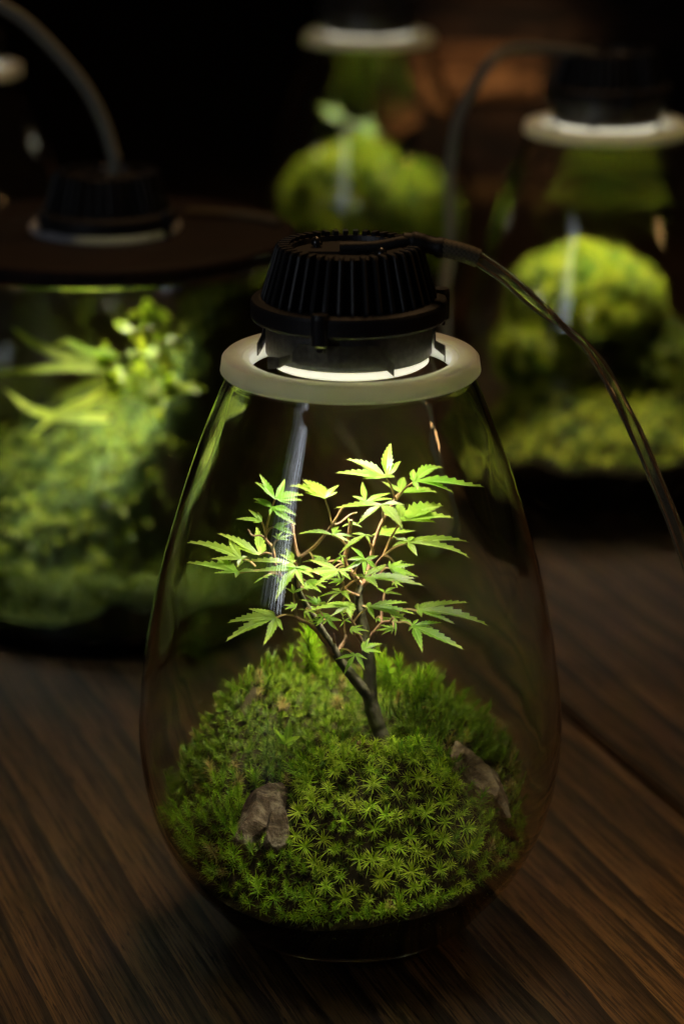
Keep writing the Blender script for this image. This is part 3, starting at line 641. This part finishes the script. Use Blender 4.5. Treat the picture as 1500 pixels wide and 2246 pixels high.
# (crop, base, tips, depth, stalk end or None)
LV = [
 ('A', (845, 560), [(705, 320), (663, 392), (930, 365), (1110, 505), (1090, 562), (1000, 602)], -.018, (770, 840)),
 ('A', (820, 640), [(648, 532), (655, 568), (735, 565), (800, 715), (1050, 788), (1045, 695)], -.020, (770, 850)),
 ('A', (728, 765), [(485, 728), (608, 645), (558, 746), (648, 772), (690, 675)], -.022, (762, 880)),
 ('A', (1305, 565), [(957, 388), (1090, 352), (1270, 412), (1443, 425), (1430, 500), (1105, 498)], -.014, (1362, 785)),
 ('A', (838, 815), [(988, 766), (1030, 885), (940, 772), (985, 822)], -.020, (775, 885)),
 ('A', (875, 930), [(818, 885), (912, 850), (996, 888), (985, 937), (850, 868)], -.024, (850, 995)),
 ('A', (1378, 895), [(1057, 848), (1438, 800), (1462, 845), (1590, 915), (1550, 965)], -.018, (1455, 1000)),
 ('C', (705, 240), [(310, -5), (672, -45), (432, 140), (757, 118), (560, 200)], -.005, (800, 250)),
 ('C', (540, 280), [(55, 85), (420, 55), (255, 262), (500, 352), (590, 250)], -.012, (665, 340)),
 ('C', (510, 402), [(50, 262), (298, 215), (286, 402), (488, 446), (700, 385)], -.020, (790, 445)),
 ('C', (1010, 318), [(545, 262), (935, 160), (878, 222), (860, 345), (1040, 290)], -.020, (1062, 360)),
 ('C', (1045, 362), [(650, 376), (850, 622), (1118, 515), (1205, 440), (910, 330), (1200, 372)], -.030, (1060, 540)),
 ('C', (1430, 378), [(1165, 262), (1115, 386), (1205, 500), (1545, 462), (1552, 385), (1330, 470)], -.032, (1482, 545)),
 ('C', (1015, 588), [(945, 528), (1000, 500), (1152, 528), (1080, 570)], -.016, (1034, 795)),
 ('C', (845, 815), [(410, 828), (395, 994), (598, 722), (765, 740), (740, 1040), (915, 922)], -.022, (1030, 803)),
 ('C', (1140, 480), [(1278, 562), (1325, 524), (1345, 468), (1225, 458), (1140, 540)], -.020, (1065, 480)),
 ('C', (1245, 695), [(1195, 598), (1055, 640), (1108, 588), (1247, 600), (1170, 690)], -.014, (1240, 770)),
 ('C', (1120, 742), [(1052, 735), (1110, 816), (1238, 780), (1192, 845)], -.018, (1160, 755)),
 ('C', (1455, 572), [(1248, 605), (1330, 657), (1373, 533), (1552, 578), (1540, 645)], -.022, (1482, 545)),
 ('D', (185, 705), [(-235, 735), (10, 800), (145, 650), (258, 735), (208, 816), (-20, 668)], -.038, (215, 815)),
 ('C', (1290, 800), [(1210, 798), (1213, 888), (1428, 925), (1462, 828), (1370, 785)], -.020, (1250, 780)),
 ('B', (540, 362), [(163, 168), (66, 296), (580, 36), (664, 208), (612, 356), (318, 376)], -.012, (615, 555)),
 ('B', (772, 405), [(1056, 217), (1440, 376), (1140, 480), (815, 482), (735, 365), (765, 294)], -.010, (625, 575)),
 ('B', (350, 597), [(216, 530), (322, 393), (580, 490), (602, 545), (450, 590)], .012, (560, 640)),
 ('B', (490, 622), [(48, 622), (216, 600), (260, 780), (680, 808), (702, 606)], -.022, (515, 745)),
 ('B', (668, 765), [(655, 560), (1037, 535), (1133, 698), (972, 750), (480, 693)], -.006, (530, 995)),
 ('B', (660, 505), [(697, 320), (508, 393), (985, 482), (922, 455)], .014, (610, 590)),
 ('B', (470, 892), [(540, 785), (668, 812), (792, 838), (632, 917), (400, 900)], .008, (450, 940)),
 ('D', (722, 125), [(1028, 52), (1298, 95), (1292, 225), (800, 240), (583, 156), (770, 68), (612, 94)], -.014, (500, 248)),
 ('B', (195, 790), [(128, 815), (320, 816), (280, 780), (185, 730)], .004, (200, 850)),
 ('D', (345, 62), [(100, 213), (385, 132), (412, 75), (215, 45), (255, 110)], -.010, (375, 190)),
 ('D', (330, 280), [(130, 366), (325, 408), (462, 372), (455, 240), (205, 165), (165, 282)], -.030, (250, 390)),
 ('D', (550, 350), [(555, 278), (672, 265), (787, 308), (827, 427), (660, 432), (797, 470)], .004, (465, 402)),
 ('D', (330, 442), [(800, 440), (882, 487), (452, 522), (230, 418), (527, 315)], -.020, (155, 535)),
 ('D', (508, 580), [(440, 520), (622, 520), (667, 600), (545, 600)], .012, (497, 690)),
 ('D', (370, 715), [(388, 652), (735, 655), (800, 750), (730, 830), (427, 818)], -.022, (238, 845)),
 ('D', (825, 745), [(825, 675), (972, 655), (1275, 650), (1457, 826), (1155, 858), (860, 808)], -.004, (600, 755)),
 ('D', (780, 885), [(865, 1100), (1250, 1060), (962, 882), (1050, 850), (735, 935), (835, 818), (640, 825)], -.010, (640, 850)),
 ('D', (600, 822), [(600, 975), (570, 850), (632, 850)], -.010, (560, 840)),
 ('D', (315, 1108), [(328, 1020), (380, 985), (492, 1030), (482, 1115), (378, 1142)], -.012, (360, 1050)),
 ('E', (750, 240), [(560, 272), (645, 412), (832, 372), (857, 270), (700, 215), (800, 232)], -.022, (640, 200)),
 ('C', (745, 440), [(655, 495), (795, 452), (842, 412)], -.018, (850, 455)),
 ('D', (-10, 830), [(135, 825), (95, 926), (-60, 880), (60, 800)], -.012, (-50, 830)),
 ('D', (150, 832), [(108, 892), (217, 852), (205, 800), (130, 800)], .002, (152, 950)),
 ('C', (870, 440), [(815, 420), (900, 520), (860, 500)], -.014, (950, 450)),
 ('D', (130, 252), [(35, 322), (155, 335), (92, 225), (175, 250)], -.012, (165, 300)),
 ('D', (420, 400), [(340, 380), (440, 330), (525, 318), (360, 430)], .008, (380, 440)),
 ('C', (1330, 300), [(1165, 228), (1260, 330), (1360, 250), (1090, 300)], -.012, (1420, 360)),
]
g = random.Random(12)
for k in range(26):                                    # inner leaves that fill the middle of the crown
    px, py = g.uniform(630, 880), g.uniform(1215, 1385); L = g.uniform(24, 44); a0 = g.choice((0, math.pi))+g.uniform(-.7, .7); side = 1
    b0 = ((px-400)/.24, (py-1160)/.24); tp = []
    for q, f in ((-1.5, .5), (-.75, .85), (0, 1.0), (.75, .85), (1.5, .5)):
        a = a0+q*.85; tp.append((b0[0]+L*f*math.cos(a)/.24, b0[1]+L*f*.55*math.sin(a)/.24+3))
    nb = min(BR, key=lambda b_: (b_[0]-px)**2+(b_[1]-py)**2)
    LV.append(('C', b0, tp, nb[2].y+g.uniform(-.016, .020), ((nb[0]-400)/.24, (nb[1]-1160)/.24)))
for c, bpt, tips, dy, se in LV:
    bx, by = cx(c, bpt); base = at(bx, by, dy)
    T2 = [cx(c, t) for t in tips]
    sv = max(t[1] for t in T2)-min(t[1] for t in T2); sh = max(t[0] for t in T2)-min(t[0] for t in T2)
    fc = min(.93, max(.50, 1.25*sv/max(1, sh)))
    # plane normal: angle between the view and the normal has cosine fc; normal leans up
    vdir = (CAM-base).normalized(); upv = (Vector((0, 0, 1))-vdir*vdir.z).normalized()
    nrm = (vdir*fc+upv*math.sqrt(1-fc*fc)+Vector((random.uniform(-.30, .30), 0, 0))).normalized()
    P = []
    for t in T2:
        q = on_plane(t[0], t[1], base, nrm)
        P.append(q)
    V, Fc, UV = lobed_leaf(base, P, nrm)
    lf = leaf_obj('leaf', V, Fc, UV, M['leaf'], TREE)
    if se:
        ex, ey = cx(c, se); best = min(BR, key=lambda b_: (b_[0]-ex)**2+(b_[1]-ey)**2)
        if (best[0]-ex)**2+(best[1]-ey)**2 < 26**2: e = best[2]
        else: e = at(ex, ey, dy*.5)
        mid = (base+e)/2+Vector((0, 0, .0012)); V, Fc = tube([TINV @ q for q in spline([e, mid, base], 5)], [.00042+.0001*(1-i/10) for i in range(11)], 6)
        s_ = obj('leaf_stalk', V, Fc, M['stalk'], lf, True)

# seedling in the moss, left of the trunk
SB = at(628, 1632, .004); SEED = thing('seedling', 'tiny dark green seedling with pointed leaves beside left stone', 'plant', SB); SEED.matrix_basis = Matrix.Translation(SB)
V, Fc, UV = lobed_leaf(SB, [at(636, 1568, .004), at(600, 1590, -.002), at(660, 1612, -.004)], Vector((0, -.8, .6)), 1.2); leaf_obj('leaf', V, Fc, UV, M['leaf'], SEED)
V, Fc = tube([Vector((0, 0, 0)), Vector((.001, .002, -.012))], .0005, 6); obj('stem', V, Fc, M['stalk'], SEED)

# ------------------------------------------------------------------ other terrariums
def moss_on(label, loc, H, Rm, inside, d_big=.0062, s0=.0055, mt='moss_far', ztop=None):
    t = thing('moss_mound', label, 'moss', loc); it = []
    for (x, y) in poisson(Rm, d_big, 7000, inside):
        n = (grad_n(H, x, y)+Vector((random.uniform(-.3, .3), random.uniform(-.3, .3), 0))).normalized(); s = random.uniform(.8, 1.35)*s0
        it.append((random.choice(STARS), (x, y, H(x, y)+s*.4), n, s))
    for (x, y) in poisson(Rm, d_big*.62, 12000, inside):
        n = (grad_n(H, x, y)+Vector((random.uniform(-.4, .4), random.uniform(-.4, .4), 0))).normalized(); s = random.uniform(.7, 1.2)*s0
        it.append((random.choice(TUFT), (x, y, H(x, y)), n, s))
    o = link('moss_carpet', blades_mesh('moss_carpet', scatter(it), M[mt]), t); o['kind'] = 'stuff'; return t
def lump(c, loc): return 1+.11*noise.noise(c*1.7+Vector(loc)*9)+.08*noise.noise(c*4.6)+.07*noise.noise(c*10)
def moss_ball(label, loc, radii, hole, mt='moss_far', s0=.006, n=900, group=None):
    """moss covering the top of a rounded lump"""
    t = thing('moss_cushion', label, 'moss', loc, group); it = []
    bm = bmesh.new(); bmesh.ops.create_icosphere(bm, subdivisions=4, radius=1)
    for v in bm.verts:
        c = v.co.copy(); k = lump(c, loc); v.co = Vector((c.x*radii[0], c.y*radii[1], c.z*radii[2]))*k
    me = bpy.data.meshes.new('cushion_core'); bm.to_mesh(me); bm.free(); me.materials.append(M['cushion']); link('cushion_core', me, t)
    for i in range(n):
        z = 1-2*(i+.5)/n; a = i*2.39996; r = math.sqrt(1-z*z); c = Vector((r*math.cos(a), r*math.sin(a), z))
        if hole(c): continue
        k = lump(c, loc); p = Vector((c.x*radii[0], c.y*radii[1], c.z*radii[2]))*k
        nn = Vector((c.x/radii[0], c.y/radii[1], c.z/radii[2])).normalized(); nn = (nn+Vector((random.uniform(-.3, .3), random.uniform(-.3, .3), random.uniform(-.1, .4)))).normalized()
        s = random.uniform(.5, 2.0)*s0*1.2; it.append((random.choice(STARS), p+nn*s*.3, nn, s)); 
        it.append((random.choice(TUFT), p+Vector((random.uniform(-1, 1), random.uniform(-1, 1), random.uniform(-1, 1)))*s*.5, nn, s))
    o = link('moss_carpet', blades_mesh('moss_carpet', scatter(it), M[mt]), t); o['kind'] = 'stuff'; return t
def jar_in(H): return lambda x, y: math.hypot(x, y) < r_in(H(x, y)+.004)-.007
# right jar: low moss ground, dark rock with a bright cushion on top
def HR(x, y): return .044+.050*(1-(math.hypot(x, y)/.093)**3)+.010*noise.noise(Vector((x*26, y*26, 4)))+.006*noise.noise(Vector((x*60, y*60, 4)))
soil('dark soil in the bottom of the right jar', (XR, YR, 0), HR, r_in, BOT+.002)
moss_on('low green moss ground in the right jar', (XR, YR, 0), HR, .098, jar_in(HR), .0085, .0075, mt='moss_far')
q = at(1275, 690, YR)
tag(stone('stone', None, q+Vector((0, .018, -.035)), (.042, .028, .050), (0, 0, .3), M['stone_b'], 21), 'dark rock in the right jar under the bright moss', 'stone')
moss_ball('bright yellow-green moss dome on the rock in right jar', q+Vector((.004, .016, .004)), (.050, .034, .036), lambda c: c.z < -.35, n=900)
moss_ball('smaller moss cushion on the left flank of right jar rock', at(1180, 775, YR+.002), (.026, .022, .028), lambda c: c.z < -.7, n=300)
moss_ball('moss cushion on the right flank of right jar rock', at(1430, 810, YR+.012), (.030, .026, .034), lambda c: c.z < -.7, n=330, mt='moss_tank')
# centre back jar: tall dome
def HB(x, y): return .052+.03*ss((y+.08)/.12)+.003*noise.noise(Vector((x*40, y*40, 3)))
soil('dark soil in the bottom of the farthest jar', (XB, YB, 0), HB, r_in, BOT+.002)
q = at(770, 470, YB)
moss_ball('tall bright moss dome in the farthest jar', q+Vector((.0, .01, -.018)), (.062, .048, .078), lambda c: c.z < -.7 or c.y > .6, n=1200)
moss_ball('lower moss shoulder sloping right in the farthest jar', at(915, 490, YB), (.035, .035, .048), lambda c: c.z < -.7, n=500)
SB2 = at(765, 322, YB-.02); SP = thing('leaf_sprig', 'blurred pale green leaf sprig above the farthest moss dome', 'plant', SB2); SP.matrix_basis = Matrix.Translation(SB2)
for (bx, by), tp in (((745, 265), [(690, 222), (705, 250), (735, 228), (770, 262)]), ((790, 278), [(842, 290), (825, 262), (800, 300), (765, 262), (830, 306)])):
    b0 = at(bx, by, YB-.02); nn = Vector((0, -.75, .65)); V, Fc, UV = lobed_leaf(b0, [on_plane(*t_, b0, nn) for t_ in tp], nn, 1.15); leaf_obj('leaf', V, Fc, UV, M['leaf'], SP)
    V, Fc = tube([b0-SB2, Vector((0, 0, 0))], .0007, 6); obj('stem', V, Fc, M['stalk'], SP)
# far left jar
def HL(x, y): return .05+.03*math.exp(-((x/.05)**2+(y/.05)**2))+.003*noise.noise(Vector((x*40, y*40, 5)))
soil('dark soil in the jar cut off at left', (XL, YL, 0), HL, r_in, BOT+.002)
moss_on('moss hill in the jar cut off at left', (XL, YL, 0), HL, .098, jar_in(HL), .009, .007, 'moss')

# ------------------------------------------------------------------ glass tank with wooden lid (left)
XT, YT, RTK, HTK = -.156, .465, .118, .240
TK = thing('glass_tank', 'wide cylindrical glass tank with wooden lid at left', 'tank', (XT, YT, 0))
V, Fc = lathe([(.0005, 0), (RTK-.006, 0), (RTK-.001, .001), (RTK, .006), (RTK, HTK-.006), (RTK+.0008, HTK-.001), (RTK-.0015, HTK), (RTK-.0036, HTK-.001), (RTK-.0036, .014), (RTK-.008, .009), (.0005, .008)], 128); obj('glass_wall', V, Fc, M['glass'], TK, True)
LID = thing('tank_lid', 'round dark wooden lid on the glass tank', 'lid', (XT, YT, HTK+.0005))
V, Fc = lathe([(.040, 0), (RTK+.002, 0), (RTK+.0038, .0012), (RTK+.0042, .004), (RTK+.0042, .0085), (RTK+.0028, .0105), (RTK-.002, .0112), (.040, .0112)], 128, True); obj('lid_board', V, Fc, M['lid'], LID, False)
V, Fc = lathe([(.0385, .0113), (.047, .0113), (.0485, .0125), (.0485, .0150), (.047, .0165), (.0385, .0165)], 64, True); obj('lamp_collar', V, Fc, M['ring'], LID, True)
LT = lamp('blurred black finned lamp on the wooden tank lid', (XT+.002, YT-.004, HTK-.0010), 1.9, R(-40), 80, .22)
yt = YT-.004
cable(LT, [at(215, 420, yt), at(246, 385, yt+.005), at(252, 352, yt+.006), at(244, 320, yt+.008), at(226, 265, yt+.01), at(190, 195, yt+.01), at(130, 120, yt+.01), at(60, 50, yt+.01), at(0, 10, yt+.01), at(-80, -40, yt+.01), at(-200, -60, yt+.02), at(-330, 60, yt+.05), Vector((-.42, yt+.1, .15)), Vector((-.48, yt+.15, .004))], [(.9, .2, .2)]*6+[(.7, .1, .7)]*4+[(.6, 0, .6)]*4, .0045, .003, 8, False, 'jacket_dull')
V, Fc = tube(spline([(.05, .045, .0145), (.075, .04, .0142), (.095, .03, .0142), (.112, .012, .0146)], 6), .0026, 8); o = obj('loose_cable', V, Fc, M['sleeve'], None, True, (XT, YT, HTK)); tag(o, 'short dull cable lying across the wooden tank lid', 'cable')
def HT(x, y):
    yc = -.032+.85*max(0, x); h = .108+.70*max(-.10, min(.05, y))+(1.0 if x > 0 else .45)*x
    h -= ss((yc-y)/.024)*max(0, h-.034)
    h += .012*noise.noise(Vector((x*22, y*22, 2)))+.009*noise.noise(Vector((x*55, y*55, 8)))
    h = max(.022, min(.205, h))
    return h
soil('dark soil bank filling the wooden-lidded tank', (XT, YT, 0), HT, lambda z: RTK-.0045, .015, mt='cushion')
moss_on('fine leafy moss slope in the wooden-lidded tank', (XT, YT, 0), HT, RTK-.011, lambda x, y: y > -.052+.85*max(0, x), .0105, .0080, 'moss_tank')
moss_on('moss at the foot of the tank slope, shade painted dark', (XT, YT, 0), HT, RTK-.0085, lambda x, y: y <= -.050+.85*max(0, x), .0075, .0062, 'moss_shaded')
FB = at(262, 800, YT-.04); FERN = thing('fern_plant', 'blurred fern with long arching strap leaves in the tank', 'fern', FB); FERN.matrix_basis = Matrix.Translation(FB)
def strap(pts, wd, n=8):
    Q = spline(pts, n); V = []; Fc = []; UV = []; m_ = len(Q)
    for i, q in enumerate(Q):
        t = i/(m_-1); tg = (Q[min(i+1, m_-1)]-Q[max(i-1, 0)]).normalized(); s = tg.cross(Vector((.1, -.8, .6))).normalized(); ww = wd*math.sin(math.pi*(.12+.88*t)**.8)**.7*(1 if i < m_-1 else .05)
        V += [q+s*ww+Vector((0, 0, ww*.2)), q, q-s*ww+Vector((0, 0, ww*.2))]; UV += [(t, 1), (t, 0), (t, 1)]
    for i in range(m_-1): Fc += [(i*3, i*3+1, i*3+4, i*3+3), (i*3+1, i*3+2, i*3+5, i*3+4)]
    return V, Fc, UV
yf = YT-.040
FR = [([(255, 795), (160, 778), (80, 745), (28, 705)], .0036), ([(250, 800), (150, 795), (60, 802), (-10, 806)], .0030), ([(240, 905), (140, 905), (70, 885), (12, 842)], .0036), ([(265, 830), (200, 865), (130, 895), (72, 942)], .0036), ([(258, 770), (190, 760), (150, 740), (120, 745)], .0030)]
g = random.Random(5)
for k in range(26):
    bx, by = g.uniform(235, 380), g.uniform(700, 890); a = g.uniform(0, 6.28); L = g.uniform(50, 105)
    FR.append(([(bx, by), (bx+L*.35*math.cos(a), by-L*.30*math.sin(a)-10), (bx+L*.7*math.cos(a), by-L*.6*math.sin(a)-12), (bx+L*math.cos(a), by-L*.85*math.sin(a))], g.uniform(.0028, .0048)))
for pts, wd in FR:
    V, Fc, UV = strap([at(x, yy, yf+random.uniform(-.012, .012)) for x, yy in pts], wd); leaf_obj('frond', V, Fc, UV, M['fern'], FERN)

# ------------------------------------------------------------------ wooden chest at the back
CH = thing('wooden_chest', 'low blurred wooden chest with lit orange drawer, back right', 'chest', (.2, 2.0, 0))
V, Fc = box(-.16, .42, 0, .25, 0, .235, .004); obj('body', V, Fc, M['chest'], CH)
def drawer(px0, px1, py0, py1):
    a = at(px0, py1, 1.99); c = at(px1, py0, 1.99); V, Fc = box(a.x-.2, c.x-.2, -.012, -.0005, a.z, c.z, .002); d = obj('drawer_front', V, Fc, M['drawer'], CH)
drawer(945, 1185, 100, 215); drawer(845, 935, 225, 300)
